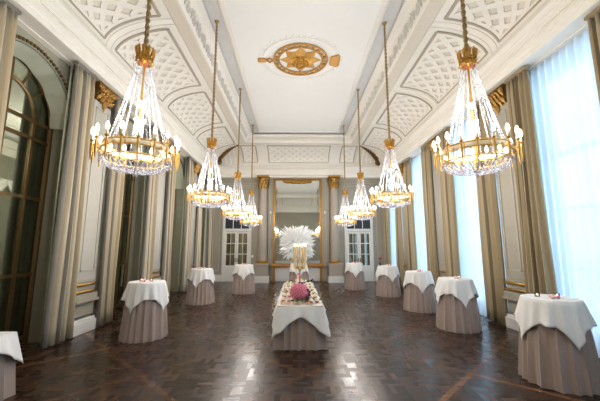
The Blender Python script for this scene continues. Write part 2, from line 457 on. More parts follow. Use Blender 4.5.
def rect_mould(mb, x0, x1, z0, z1, y, w=.05, d=.04, s=-1):
    y1 = y+s*d
    mb.box(x0, x1, y, y1, z0, z0+w); mb.box(x0, x1, y, y1, z1-w, z1)
    mb.box(x0, x0+w, y, y1, z0+w, z1-w); mb.box(x1-w, x1, y, y1, z0+w, z1-w)
mb = MB()
for sx in (-1, 1):
    cxd = sx*3.35
    rect_mould(mb, cxd-.85, cxd+.85, 4.3, 5.25, Nn, .07, .05); rect_mould(mb, cxd-.7, cxd+.7, 4.43, 5.12, Nn, .03, .05)
    rect_mould(mb, sx*1.58-.09, sx*1.58+.09, 1.1, 5.2, Nn, .03, .03)
    rect_mould(mb, sx*4.5-.2, sx*4.5+.2, .55, 5.2, Nn, .04, .04)
for (x0, x1) in ((-4.3,-1.5),(1.5,4.3)):
    mb.box(x0, x1, Nn, Nn-.06, 5.3, 5.36)
struct('trim_14', mb, M['wallpanel'], bevel=.008)
mb = MB()
rect_mould(mb, -1.6, 1.6, 4.15, 5.3, S, .08, .05, 1); rect_mould(mb, -1.45, 1.45, 4.3, 5.15, S, .03, .05, 1)
for x in (-4.2, -2.6, 1.0, 2.6):
    rect_mould(mb, x, x+1.3, .6, 5.2, S, .05, .04, 1)
struct('trim_15', mb, M['taupe'], bevel=.008)
mb = MB(); mb.tube([(.42*cos(w*pi/12), S+.04, 4.72+.36*sin(w*pi/12)) for w in range(24)], .045, 6, True)
for w in range(8): mb.ball((.2*cos(w*pi/4), S+.04, 4.72+.18*sin(w*pi/4)), .08, 6, 5)
struct('trim_16', mb, M['taupe'], smooth=True)
# entablature break over the two columns
struct('trim_17', MB().box(-2.42, 2.42, Nn-.02, Nn-.62, 5.7, 5.8).box(-2.4, 2.4, Nn-.02, Nn-.6, 5.8, 5.98).box(-2.44, 2.44, Nn-.02, Nn-.64, 5.98, 6.03), M['plaster'], bevel=.01)
# baseboards
mb = MB()
for (x0, x1) in ((-5,-4.15),(-2.62,-2.36),(2.36,2.45),(4.12,5)):
    mb.box(x0, x1, Nn, Nn-.05, 0, .3).box(x0, x1, Nn, Nn-.03, .3, .36)
struct('baseboard_back', mb, M['skirtingwhite'], bevel=.008)
struct('baseboard_front', MB().box(-5, 5, S, S+.05, 0, .35), M['skirtingwhite'])

# ------------------------------------------------------------------ columns (back wall)
def leafcap(mb, c, r0, r1, h, n=8, half=False):
    for tier in range(2):
        for k in range(n):
            a = 2*pi*(k+.5*tier)/n
            if half and sin(a) > .3: continue
            z0 = c[2]+tier*h*.3; z1 = z0+h*.5
            ra = r0*1.02; rb = r0+(r1-r0)*(.6+.3*tier)
            P = lambda r, z, da=0: (c[0]+r*cos(a+da), c[1]+r*sin(a+da), z)
            mb.tube([P(ra,z0), P(ra+.02,z0+h*.25), P(rb*.97,z1), P(rb+.03,z1-.03)], [.05,.065,.05,.025], 5)
    for k in range(4):
        a = pi/4+k*pi/2
        P = lambda r, z: (c[0]+r*cos(a), c[1]+r*sin(a), z)
        mb.tube([P(r0,c[2]+h*.5), P(r1,c[2]+h*.82), P(r1*1.14,c[2]+h*.84), P(r1*1.1,c[2]+h*.7)], [.03,.04,.045,.03], 5)
for sx in (-1, 1):
    x = sx*1.94; y = 16.93
    t = empty('column', (x, y, 0), 'round taupe column with gilt capital %s of the big mirror' % ('left' if sx < 0 else 'right'), 'column', 'columns flanking the mirror')
    mb = MB(); mb.lathe([(.25,1.12),(.245,1.3),(.24,2.2),(.215,4.98),(.215,5.0)], 28)
    mb.build('shaft', M['column'], t, True)
    mb = MB(); mb.lathe([(.0,.98),(.3,.98),(.32,1.0),(.3,1.03),(.26,1.04),(.25,1.06),(.28,1.08),(.27,1.11),(.24,1.13),(.0,1.13)], 28); mb.build('base', M['gold'], t, True)
    mb = MB(); mb.box(-.36,.36,-.36,.3,.34,.86).box(-.4,.4,-.4,.3,.86,.98); mb.build('pedestal', M['column'], t, bevel=.015)
    mb = MB(); mb.box(-.41,.41,-.42,.3,0,.28).box(-.39,.39,-.4,.3,.28,.34); mb.build('plinth', M['skirtingwhite'], t, bevel=.01)
    mb = MB(); mb.lathe([(0,4.98),(.22,4.98),(.24,5.02),(.2,5.05),(.2,5.3),(.28,5.55),(0,5.56)], 24); leafcap(mb, (0,0,5.03), .2, .34, .55)
    mb.box(-.33,.33,-.33,.3,5.58,5.68)
    mb.build('capital', M['goldcap'], t, True)

# ------------------------------------------------------------------ back doors (mirrored glazing)
def back_door(n, cx):
    t = sempty('door_%d' % n, (cx, Nn, 0))
    mb = MB(); w = .78
    mb.box(-w-.0,-w+.13,-.09,0,0,3.98).box(w-.13,w,-.09,0,0,3.98).box(-w,w,-.09,0,3.86,4.0).box(-w+.13,w-.13,-.09,0,2.68,2.82)
    mb.box(-w-.04,w+.04,-.12,0,4.0,4.06)
    mb.build('door_frame', M['skirtingwhite'], t, bevel=.008)
    mb = MB(); mb.box(-w+.13,w-.13,-.03,0,2.82,3.86); mb.build('transom_pane', M['darkpane'], t)
    mb = MB()
    for k in (-.22, .22): mb.box(k-.015,k+.015,-.05,-.03,2.82,3.86)
    mb.build('transom_bar', M['skirtingwhite'], t)
    for s in (-1, 1):
        x0, x1 = (-.65, -.005) if s < 0 else (.005, .65)
        lf = MB(); zt = 2.66
        lf.box(x0,x0+.09,-.07,-.01,0.01,zt).box(x1-.09,x1,-.07,-.01,.01,zt).box(x0+.09,x1-.09,-.07,-.01,.01,.85).box(x0+.09,x1-.09,-.07,-.01,zt-.1,zt)
        for z in (1.45, 2.02): lf.box(x0+.09,x1-.09,-.065,-.02,z-.02,z+.02)
        xm = (x0+x1)/2; lf.box(xm-.012,xm+.012,-.065,-.02,.85,zt-.1)
        rect_mould(lf, x0+.13, x1-.13, .2, .72, -.07, .03, .015)
        leaf = lf.build('door_leaf', M['skirtingwhite'], t, bevel=.005)
        MB().box(x0+.09,x1-.09,-.035,-.03,.85,zt-.1).build('mirror_pane', M['doorglass'], leaf)
        hx = -.05*1 if s < 0 else .05
        MB().tube([(hx,-.07,1.12),(hx,-.11,1.12),(hx+s*.09,-.115,1.12)], .012, 6).box(hx-.02,hx+.02,-.08,-.07,1.02,1.24).build('door_handle', M['bronze'], leaf, True)
back_door(1, -3.36); back_door(2, 3.3)

# ------------------------------------------------------------------ big mirror
t = empty('wall_mirror', (-.06, Nn, 0), 'tall gilt-framed wall mirror between the two columns on the far wall', 'mirror')
MB().box(-1.22,1.22,-.05,-.02,.95,5.5).build('mirror_glass', M['mirror'], t)
mb = MB()
for s in (-1, 1):
    mb.box(s*1.22,s*1.34,-.1,0,0,5.62); mb.box(s*1.25,s*1.29,-.12,0,.95,5.58)
mb.box(-1.34,1.34,-.1,0,5.5,5.62).box(-1.3,1.3,-.12,0,5.53,5.57)
mb.build('mirror_frame', M['frame'], t, bevel=.01)
mb = MB(); mb.box(-1.42,1.42,-.2,0,.8,.93).box(-1.38,1.38,-.16,0,.76,.8); mb.build('shelf', M['shelf'], t, bevel=.01)
mb = MB(); mb.box(-1.2,1.2,-.05,0,.02,.76); rect_mould(mb,-1.1,1.1,.12,.68,-.05,.04,.02); mb.build('lower_panel', M['skirtingwhite'], t, bevel=.006)
mb = MB()
for i in range(15):
    a = -1+2*i/14; mb.ball((a*.75,-.12,5.46-.05*cos(a*pi/2)**2), .055+.02*cos(a*pi/2), 6, 5)
mb.tube([(-.8+1.6*k/20,-.13,5.42-.06*cos((k/20-.5)*pi)+.015*sin(k*1.6)) for k in range(21)], .025, 5)
mb.build('crest', M['gold'], t, True)

for x, z, lb in ((-2.5,1.33,'small white light switch on the far wall beside the left column'),(-1.45,3.9,None),(1.42,3.9,None)):
    if lb:
        o = MB().box(-.05,.05,-.02,0,-.07,.07).box(-.02,.02,-.03,-.02,-.03,.03).build('light_switch', M['switch'], loc=(x, Nn, z), bevel=.004); tag(o, lb, 'switch')
for s in (-1, 1):
    o = MB().box(-.05,.05,-.02,0,-.07,.07).tube([(0,-.02,0),(0,-.06,0)], .03, 10).build('wall_sensor', M['switch'], loc=(s*1.5-.03, Nn, 3.72), bevel=.004)
    tag(o, 'small white wall sensor between the %s column and the big mirror' % ('left' if s < 0 else 'right'), 'sensor')

# ------------------------------------------------------------------ side walls
# right wall: piers between tall rectangular windows
HW = 1.1
mb = MB()
edges = [S-.2]
for b in BAYS: edges += [b-HW, b+HW]
edges.append(Nn+.2)
for i in range(0, len(edges), 2): mb.box(W, W+.5, edges[i], edges[i+1], 0, 7.5)
mb.box(W, W+.5, S-.2, Nn+.2, 5.5, 7.5)
for b in BAYS: mb.box(W+.3, W+.5, b-HW, b+HW, 0, .12)
struct('wall_right', mb, M['wall'])
for i, b in enumerate(BAYS):
    t = sempty('window_%d' % (i+1), (W+.4, b, 0))
    mb = MB(); mb.box(-.04,.04,-HW,-HW+.09,.12,5.5).box(-.04,.04,HW-.09,HW,.12,5.5).box(-.04,.04,-HW,HW,5.4,5.5).box(-.04,.04,-HW,HW,.12,.24)
    mb.box(-.03,.03,-.03,.03,.12,5.5).box(-.04,.04,-HW,HW,3.7,3.8)
    for z in (1.4, 2.6): mb.box(-.02,.02,-HW,HW,z-.02,z+.02)
    mb.build('window_frame', M['skirtingwhite'], t)
    MB().box(-.006,.006,-HW+.05,HW-.05,.2,5.45).build('window_glass', M['pane'], t)

# left wall: arched openings
def arch_wall(mb):
    r = HW; zs = 4.3
    for i in range(0, len(edges), 2): mb.box(-W-.45, -W, edges[i], edges[i+1], 0, 7.5)
    mb.box(-W-.45, -W, S-.2, Nn+.2, 5.6, 7.5)
    for b in BAYS:
        n = 20
        for k in range(n):
            a0, a1 = pi*k/n, pi*(k+1)/n
            y0, z0, y1, z1 = b+r*cos(a0), zs+1.15*sin(a0), b+r*cos(a1), zs+1.15*sin(a1)
            mb.add([(-W,y0,z0),(-W,y1,z1),(-W,y1,5.6),(-W,y0,5.6),(-W-.45,y0,z0),(-W-.45,y1,z1),(-W-.45,y1,5.6),(-W-.45,y0,5.6)],
                   [(0,1,2,3),(4,7,6,5),(0,4,5,1)])
mb = MB(); arch_wall(mb); struct('wall_left', mb, M['sage'])
def arch_pts(hw, zs, rz, z0=0, n=20, b=0):
    return [(b+hw, z0)]+[(b+hw*cos(pi*k/n), zs+rz*sin(pi*k/n)) for k in range(n+1)]+[(b-hw, z0)]
for i, b in enumerate(BAYS):
    t = sempty('window_%d' % (i+6), (-W-.4, b, 0))
    mb = MB()
    mb.tube([(0, y, z) for y, z in arch_pts(HW-.05, 4.3, 1.1)], .055, 6)
    mb.build('arch_frame', M['bronze'], t, True)
    mb = MB()
    for y in (-.62, 0, .62): mb.box(-.03,.03,y-.03,y+.03,0,4.3 if y else 5.4)
    mb.tube([(0, y, z) for y, z in arch_pts(.62, 4.3, .65)], .035, 6)
    for z in (.12, 1.3, 2.78, 3.95, 4.3): mb.box(-.025,.025,-HW+.05,HW-.05,z-.03,z+.03)
    for a in (40, 65, 115, 140):
        mb.tube([(0, .62*cos(radians(a)), 4.3+.65*sin(radians(a))), (0, 1.04*cos(radians(a)), 4.3+1.09*sin(radians(a)))], .025, 5)
    mb.build('glazing_bars', M['bronze'], t)
    mb = MB(); pts = arch_pts(HW-.04, 4.3, 1.1)
    mb.prism(pts, lambda a, c, h: (h-.004, a, c), .008); mb.build('window_glass', M['innerpane'], t)
    # rope bead round the arch, on the room face
    mb = MB()
    for k in range(46):
        a = pi*k/45; mb.ball((.42, (HW+.06)*cos(a), 4.3+1.2*sin(a)), .035, 6, 4)
    mb.build('rope_bead', M['bronze'], t, True)
    # draped sage lining under the arch
    mb = MB()
    def fn(u, v, b=b):
        a = pi*u; r = 1-.10*v-.012*sin(u*40)*v
        return (.38-.33*v, (HW-.02)*cos(a)*r, 4.3+1.13*sin(a)*r)
    mb.grid(80, 4, fn)
    mb.build('arch_lining', M['sagedrape'], t, True)

# pilasters
def pilaster(sx, y, label, halfcut=0):
    t = empty('pilaster', (sx*W, y, 0), label, 'pilaster', 'pilasters on the %s' % ('arched glass doors' if sx < 0 else 'windows'))
    s = -sx
    mb = MB(); mb.box(0, s*.22, -.32, .32, 1.1, 5.2)
    sh = mb.build('shaft', M['wallpanel'] if sx < 0 else M['wall'], t, bevel=.01)  # one paint in two tones: left shafts painted lit, right shafts painted shaded
    mb = MB()
    for (y0, y1, z0, z1) in ((-.24,-.21,1.3,5.05),(.21,.24,1.3,5.05),(-.24,.24,5.02,5.05),(-.24,.24,1.3,1.33)): mb.box(s*.22, s*.235, y0, y1, z0, z1)
    mb.build('panel_moulding', M['wallpanel'], t)
    mb = MB(); mb.box(0,s*.23,-.33,.33,.35,.66).box(0,s*.32,-.38,.38,.64,.7).box(0,s*.28,-.37,.37,.7,.82).box(0,s*.22,-.33,.33,.82,1.1)
    mb.build('pedestal', M['wall'], t, bevel=.01)
    mb = MB()
    for z in (.87, 1.02):
        mb.tube([(s*.04,-.34,z),(s*.24,-.34,z),(s*.24,.34,z),(s*.04,.34,z)], .03, 8)
    mb.build('gilt_band', M['gold'], t, True)
    mb = MB(); mb.box(0,s*.3,-.37,.37,0,.24).box(0,s*.27,-.35,.35,.24,.3); mb.build('plinth', M['skirtingwhite'], t, bevel=.01)
    mb = MB(); mb.box(s*.02,s*.24,-.27,.27,5.28,5.6)
    for tier in range(3):
        for k in range(4 if tier % 2 else 5):
            yy = (-.24+.12*k) if tier % 2 == 0 else (-.18+.12*k); z0 = 5.14+tier*.13+.25*abs(yy)*(tier == 0); o = .21+.02*tier
            mb.tube([(s*o,yy,z0),(s*(o+.035),yy,z0+.08),(s*(o+.07),yy,z0+.14),(s*(o+.1),yy,z0+.12),(s*(o+.09),yy,z0+.09)], [.02,.045,.04,.03,.012], 5)
    for e in (-1, 1):
        mb.tube([(s*.24,e*.08,5.42),(s*.27,e*.2,5.55),(s*.32,e*.3,5.58),(s*.34,e*.33,5.51),(s*.31,e*.28,5.47),(s*.3,e*.25,5.51)], [.03,.035,.04,.035,.03,.015], 6)
    mb.ball((s*.29,0,5.55),.065,8,6); mb.box(s*.02,s*.3,-.33,.33,5.6,5.65)
    mb.tube([(s*.25,0,5.2),(s*.24,0,5.1),(s*.23,0,5.0)], [.06,.045,.01], 6)
    mb.build('capital', M['goldcap'], t, True)
ordn = {3.65:'closest to the camera', 7.15:'nearest in view', 10.6:'second in view', 14.1:'farthest in view'}
for sx, nm in ((-1,'left'),(1,'right')):
    for y in PIL[2:]:
        pilaster(sx, y, 'grey-beige pilaster with gilt acanthus capital on the %s wall, %s' % (nm, ordn[y]))

# baseboards of side walls
for sx, nm in ((-1,'left'),(1,'right')):
    mb = MB()
    for i in range(0, len(edges), 2): mb.box(sx*W, sx*(W-.04), edges[i] if i else S, edges[i+1] if i < 10 else Nn, 0, .3)
    struct('baseboard_'+nm, mb, M['skirtingwhite'])

# ------------------------------------------------------------------ curtains
def curtain_mesh(w, h, folds, amp, seed, tx=0, flare=1.12):
    r = random.Random(seed); ph = r.random()*6; mb = MB()
    jit = [r.uniform(.7,1.3) for _ in range(folds*2+2)]
    n = folds*10
    def fn(u, v):
        z = .015+(h-.015)*v
        k = u*folds; am = amp*jit[int(k*2) % len(jit)]*(1.0-.25*v)
        if v > .97: am *= .6
        yy = (u-.5)*w*(1+(flare-1)*(1-v)**2)+.012*sin(2*pi*k*2+ph)*(1-v)
        xx = am*sin(2*pi*k+.35*sin(v*3+ph+k))+.02*sin(v*5+ph+k*.7)*(1-v)
        return (xx, yy, z)
    mb.grid(n, 16, fn, uv=lambda u, v: (u, v))
    return mb
def finish_cloth(o, th):
    s = o.modifiers.new('thickness', 'SOLIDIFY'); s.thickness = th; s.offset = 0
k = 0
for sx, nm, mt in ((-1,'left','curtL'),(1,'right','curtR')):
    for bi, b in enumerate(BAYS):
        if bi == 0: continue
        for e in (-1, 1):
            edge = [.2,3.65,7.15,10.6,14.1,17.25][bi + (1 if e > 0 else 0)]
            if bi == 4 and e > 0: c = 16.78
            elif bi == 1 and e < 0: c = 4.37
            elif e > 0: c = edge-.74
            else: c = edge+.72
            if bi == 1 and e < 0: lab = 'striped floor-length curtain on the %s wall, closest to the camera at the picture edge' % nm
            elif bi == 4 and e > 0: lab = 'striped floor-length curtain on the %s wall, the one touching the far corner' % nm
            else:
                pi_ = PIL[bi+1] if e > 0 else PIL[bi]
                lab = 'striped %s floor-length curtain on the %s wall, just %s the %s pilaster' % ('beige' if sx < 0 else 'backlight-toned olive', nm, 'before' if e > 0 else 'beyond', {7.15:'nearest', 10.6:'second', 14.1:'farthest'}[pi_])
            o = empty('curtain', (sx*4.74, c, 0), lab, 'curtain', 'striped curtains on the %s wall' % nm)
            p = curtain_mesh(.66, ENT-.03, 5, .075, 100+k).build('drape', M[mt], o, True); finish_cloth(p, .006); k += 1
            MB().box(-.06,.06,-.33,.33,ENT-.06,ENT-.005).build('curtain_heading', M[mt], o)
        if sx > 0:
            o = curtain_mesh(2.62 if bi < 4 else 2.4, ENT-.05, 15, .055, 300+bi, flare=1.0).build('sheer_curtain', M['sheer'], None, True, loc=(4.9, b if bi < 4 else 15.75, 0))
            lab = ['', 'white voile sheer on the nearest window, at the right edge', 'white voile sheer on the second window, behind the large right chandelier',
                   'white voile sheer glowing on the third window from the camera', 'white voile sheer on the last window by the far corner'][bi]
            tag(o, lab, 'sheer curtain', 'voile sheers on the windows')
        else:
            for e in (-1, 1):
                o = curtain_mesh(.42, ENT-.05, 4, .03, 400+bi*2+e, flare=1.05).build('sage_curtain', M['sagedrape'], None, True, loc=(-4.9, b+e*.98+(0 if e > 0 else -.1), 0))
                finish_cloth(o, .004)
                tag(o, 'pale sage inner curtain on the left wall, %s side of the %s arched door' % ('far' if e > 0 else 'near', ['','nearest','second','third','farthest'][bi]), 'curtain', 'sage inner curtains')
# first window (beside the camera): sheer only
o = curtain_mesh(2.75, ENT-.05, 15, .035, 300, flare=1.0).build('sheer_curtain', M['sheer'], None, True, loc=(4.9, BAYS[0], 0))
tag(o, 'white voile sheer on the window beside the camera, before the nearest one in view', 'sheer curtain', 'voile sheers on the windows')

# ------------------------------------------------------------------ ceiling medallion
t = empty('ceiling_medallion', (-.03, 8.6, 7.345), 'gilded star medallion with belt ring, pendant and crown on the white ceiling', 'ceiling ornament'); t.scale = (.92, .9, 1)
mb = MB(); star = []
for i in range(16):
    a = pi*i/8; r = .68 if i % 2 == 0 else .46
    star.append((r*cos(a), r*sin(a)))
n = 16; mb.add([(x, y, -.01) for x, y in star]+[(x*.5, y*.5, -.09) for x, y in star]+[(0,0,-.1)], [(i, (i+1) % n, n+(i+1) % n, n+i) for i in range(n)]+[(n+i, n+(i+1) % n, 2*n) for i in range(n)]); mb.build('star', M['goldmatte'], t)
mb = MB(); mb.lathe([(.3,-.04),(.31,-.1),(.27,-.11),(.26,-.09)], 32)
for i in range(40):
    a = i*2.4; r = .25*sqrt(i/40); mb.ball((r*cos(a), r*sin(a), -.09), .035, 6, 4)
mb.build('star_centre', M['gold'], t, True)
mb = MB(); mb.tube([(.86*cos(2*pi*k/48), .86*sin(2*pi*k/48), -.03) for k in range(48)], .03, 6, True); mb.tube([(.7*cos(2*pi*k/48), .7*sin(2*pi*k/48), -.03) for k in range(48)], .03, 6, True)
mb.lathe([(.88,0),(.88,-.02),(.84,-.035)], 48)
for k in range(24):
    a = 2*pi*k/24; c, s_ = cos(a), sin(a)
    mb.tube([(.71*c,.71*s_,-.03),(.78*c,.78*s_,-.055),(.85*c,.85*s_,-.03)], [.02,.055 if k % 2 else .03,.02], 6)
mb.build('belt_ring', M['goldmatte'], t, True)
mb = MB(); mb.tube([(-.86,.0,-.03),(-1.0,.11,-.03),(-1.1,0,-.03),(-1.0,-.11,-.03),(-.86,0,-.03)], .028, 6); mb.box(-1.33,-1.12,-.09,.09,-.05,0)
for e in (-1,0,1): mb.ball((-1.35,e*.07,-.03),.035,6,4)
mb.build('pendant', M['goldmatte'], t, True)
mb = MB(); cr = [(.95,-.2),(1.2,-.33),(1.25,-.24),(1.19,-.17),(1.27,-.08),(1.2,0),(1.27,.08),(1.19,.17),(1.25,.24),(1.2,.33),(.95,.2)]
mb.prism(cr, lambda a, b, h: (a, b, -.06+h), .055)
for e in (-.2,-.06,.06,.2): mb.ball((1.24,e,-.03),.03,6,4)
mb.build('crown', M['goldmatte'], t)
mb = MB(); mb.tube([(1.12*1.08*cos(2*pi*k/44), 1.12*sin(2*pi*k/44), -.004) for k in range(44)], .012, 4, True)
for k in range(44):
    a = 2*pi*k/44
    for dr, da in ((.0,.0),(.06,.07),(-.06,.07)):
        r = 1.12+dr; aa = a+da
        P = lambda q, w: (q*cos(w)*1.08, q*sin(w), -.004)
        mb.tube([P(1.12,a), P(r+.04,aa+.04), P(r+.09,aa+.06)], [.006,.016,.004], 4)
mb.build('laurel_wreath', M['plaster'], t, True)

# ------------------------------------------------------------------ chandelier
RZ = 2.95; CT = 7.42
def chandelier():
    t = empty('chandelier', (0,0,RZ), 'x', 'chandelier')
    H = CT-RZ
    # braided cord / chain
    mb = MB(); z = 1.39
    for ph in (0, pi):
        mb.tube([(.016*cos(ph+i*1.1), .016*sin(ph+i*1.1), z+(H-z)*i/90) for i in range(91)], .016, 5)
    mb.lathe([(0,H),(.06,H),(.055,H-.03),(.02,H-.06),(0,H-.06)], 10)
    mb.build('chain', M['chain'], t, True)
    # crown
    mb = MB(); mb.lathe([(0,1.4),(.02,1.4),(.025,1.36),(.08,1.31),(.09,1.28),(.09,1.24),(.1,1.23),(.1,1.2),(.092,1.19),(.08,1.19),(.08,1.28),(0,1.3)], 20)
    for i in range(10):
        a = 2*pi*i/10; c, s_ = cos(a), sin(a)
        P = lambda r, z, w=0: (r*cos(a+w), r*sin(a+w), z)
        mb.tube([P(.092,1.27), P(.098,1.34), P(.1,1.39), P(.095,1.415)], [.01,.022,.016,.006], 5)
        for w in (-.2, .2): mb.tube([P(.095,1.33), P(.105,1.37,w*.6), P(.115,1.385,w), P(.11,1.37,w*1.2)], [.008,.011,.011,.004], 4)
        mb.ball((.1*c,.1*s_,1.2), .017, 6, 4); mb.ball((.1*cos(a+.31),.1*sin(a+.31),1.265), .015, 6, 4)
    mb.build('crown', M['gold'], t, True)
    # stem with glass dishes
    mb = MB(); mb.lathe([(0,-.1),(.02,-.1),(.014,.1),(.022,.14),(.012,.3),(.02,.45),(.012,.6),(.02,.75),(.012,.9),(.02,1.26),(0,1.3)], 8); mb.build('stem', M['goldbright'], t, True)
    for pr in ([(.015,.36),(.06,.4),(.075,.44),(.07,.44),(.015,.38)], [(.015,.14),(.045,.18),(.05,.36),(.045,.37),(.015,.2)], [(.012,.6),(.035,.64),(.045,.68),(.012,.65)]):
        MB().lathe(pr, 12).build('glass_dish', M['crystal'], t, True)
    # ring
    RR = .375
    mb = MB()
    for z, r in ((.085,.011),(.02,.011),(-.085,.009)): mb.tube([(RR*cos(2*pi*k/40), RR*sin(2*pi*k/40), z) for k in range(40)], r, 5, True)
    for k in range(18):
        a = 2*pi*k/18; mb.tube([(RR*cos(a),RR*sin(a),.085),(RR*cos(a),RR*sin(a),-.085)], .005, 4)
    for k in range(6):
        a = 2*pi*k/6; mb.tube([(.01*cos(a),.01*sin(a),-.06),(.2*cos(a),.2*sin(a),-.07),(RR*cos(a),RR*sin(a),.02)], .007, 4)
    mb.build('ring', M['goldbright'], t, True)
    MB().lathe([(RR-.006,.075),(RR+.002,.075),(RR+.002,.03),(RR-.006,.03),(RR-.006,.075)], 40).build('ring_band', M['crystalband'], t, True)
    NA = 18; AR = .47
    arm = MB(); arm.tube([(RR,0,.05),(RR+.05,0,-.01),(AR-.01,0,.0),(AR,0,.05)], .008, 5)
    arm.lathe([(0,.05),(.014,.06),(.022,.075),(.024,.083),(.012,.088),(.0,.088)], 8, (AR,0,0))
    arm.lathe([(0,-.16),(.005,-.15),(.014,-.07),(.015,0),(.012,.06),(0,.06)], 7, (AR,0,0))
    sl = MB(); sl.lathe([(.011,.085),(.011,.15),(0,.15)], 7, (AR,0,0))
    bl = MB(); bl.lathe([(0,.14),(.012,.145),(.02,.17),(.018,.195),(.008,.225),(0,.235)], 8, (AR,0,0))
    a0 = arm.build('candle_arm', M['goldbright'], t, True); s0 = sl.build('candle_sleeve', M['wax'], a0, True); b0 = bl.build('bulb', M['bulb'], a0, True)
    for k in range(1, NA):
        c = copy_tree(a0, t); c.rotation_euler.z = 2*pi*k/NA
    def beads(mb, pts, r):
        for p in pts: mb.ball(p, r, 5, 4)
        mb.tube(pts, .002, 3)
    mb = MB(); beads(mb, [(.088+.245*(i/32)**1.25, 0, 1.2-1.11*i/32) for i in range(33)], .0105)
    s = mb.build('crystal_strand', M['crystal'], t, True)
    for k in range(1, 16): c = s.copy(); C.objects.link(c); c.parent = t; c.rotation_euler.z = 2*pi*k/16
    mb = MB(); beads(mb, [(.04+(RR-.05)*cos(i/13*pi/2)**.55, 0, -.09-.115*sin(i/13*pi/2)) for i in range(14)], .014)
    s = mb.build('bowl_strand', M['crystal'], t, True)
    for k in range(1, 24): c = s.copy(); C.objects.link(c); c.parent = t; c.rotation_euler.z = 2*pi*k/24
    mb = MB(); mb.tube([((RR+.015)*cos(2*pi*k/36), (RR+.015)*sin(2*pi*k/36), 0) for k in range(36)], .003, 3, True)
    for k in range(36):
        a = 2*pi*k/36; c, s_ = (RR+.015)*cos(a), (RR+.015)*sin(a)
        mb.lathe([(0,-.15),(.012,-.13),(.004,-.09),(.004,0),(0,0)], 5, (c,s_,0)); mb.ball((c,s_,.0), .011, 5, 4)
    mb.build('crystal_fringe', M['crystal'], t, True)
    for ring_r, z in ((.27,-.165),(.18,-.185),(.09,-.195)):
        n = int(ring_r*70); mb = MB(); mb.tube([(ring_r*cos(2*pi*k/24), ring_r*sin(2*pi*k/24), z) for k in range(24)], .003, 3, True)
        for k in range(n):
            a = 2*pi*k/n; mb.lathe([(0,z-.05),(.011,z-.025),(0,z+.005)], 5, (ring_r*cos(a),ring_r*sin(a),0))
        mb.build('bottom_fringe', M['crystal'], t, True)
    MB().ball((0,0,-.26),.03,8,6).tube([(0,0,-.26),(0,0,-.06)], .004, 4).build('finial', M['crystal'], t, True)
    return t
ch0 = chandelier(); first = True
PTS = [3.72, 7.12, 10.5, 13.85]
desc = ['large', 'second', 'third', 'smallest-looking, farthest']
for sx in (-1, 1):
    for i, y in enumerate(PTS):
        c = ch0 if first else copy_tree(ch0); first = False
        c.location = (sx*2.08-.02-(.045 if sx < 0 and i else 0), y, RZ)
        c.rotation_euler.z = .1*i+.05*sx
        nm = 'left' if sx < 0 else 'right'
        c['label'] = ['crystal and gold candle chandelier, the largest and nearest of the %s row', 'crystal and gold candle chandelier, second from the camera in the %s row',
                      'crystal and gold candle chandelier, third from the camera in the %s row', 'crystal and gold candle chandelier, farthest and lowest-looking in the %s row'][i] % nm
        c['group'] = 'chandeliers of the %s row' % nm
        l = bpy.data.lights.new('chandelier_glow', 'POINT'); l.energy = 66; l.color = (1,.955,.915); l.shadow_soft_size = .24
        lo = bpy.data.objects.new('chandelier_glow', l); C.objects.link(lo); lo.location = (sx*2.08-.02-(.045 if sx < 0 and i else 0), y, RZ+.42)

# ------------------------------------------------------------------ tables
def skirt_mesh(r0, r1, h, n, seed):
    rd = random.Random(seed); ph = rd.random()*6
    def fn(u, v):
        z = h*(1-v); a = 2*pi*u
        k = v**.7
        ww = n*a/2+ph+.9*sin(3*a); r = r0+(r1-r0)*k+(.062*k)*(.5-abs(sin(ww))**.8)+.006*sin((2*n+3)*a)*k
        return (r*cos(a), r*sin(a), max(.006, z))
    mb = MB(); mb.grid(n*8, 8, fn, closed=True); return mb
def overlay_mesh(r, half, h, seed, drop_scale=1):
    rd = random.Random(seed); ph = rd.random()*6; mb = MB(); n = 128
    def fn(u, v):
        a = 2*pi*u; R = half/max(abs(cos(a)), abs(sin(a))); hang = (R-r)*drop_scale
        corner = (R/half-1)/.414
        if v <= .3: q = r*v/.3; return (q*cos(a), q*sin(a), h+.006)
        w = (v-.3)/.7; hang *= 1+.03*sin(13*a+ph)*(1-corner); s = w*hang
        rr = r+.012+.10*(s/.45)*(.4+.6*(1-corner))+.03*w*sin(15*a+ph)*(1-.5*corner)+.016*w*sin(8*a+2*ph)
        rr = max(rr, r+.008+.13*s)
        return (rr*cos(a), rr*sin(a), h+.004-s)
    mb.grid(n, 20, fn, closed=True); return mb
TH = 1.11
def cocktail(i, x, y, rz, tl, cl):
    t = empty('cocktail_table', (x, y, 0), tl, 'table', 'skirted cocktail tables', rz)
    MB().lathe([(0,TH-.03),(.325,TH-.03),(.33,TH-.015),(.325,TH),(0,TH)], 32).build('tabletop', M['white'], t)
    skirt_mesh(.335, .445, TH-.002, 18, i).build('table_skirt', M['skirt'], t, True)
    c = overlay_mesh(.345, .66, TH, 50+i).build('tablecloth', M['linen'], None, True, loc=(x, y, 0))
    c.rotation_euler.z = rz; finish_cloth(c, .004)
    tag(c, cl, 'tablecloth', 'white overlay cloths')
    return t
TB = [(-3.28, 6.8, .55, 'left row, largest fully in view', 'left'), (-3.3, 10.72, .7, 'left row, second from the camera', 'left'), (-2.25, 13.0, .9, 'left, by the far left door', 'left'),
      (3.47, 4.58, .70, 'right row, nearest the camera', 'right'), (3.52, 7.38, .75, 'right row, second from the camera', 'right'), (3.48, 9.46, .62, 'right row, third from the camera', 'right'),
      (3.36, 12.2, .9, 'right row, fourth from the camera', 'right'), (2.46, 14.2, .7, 'right, by the far right door', 'right'),
      (-.02, 13.9, .78, 'behind the long table, under the white starburst', 'centre')]
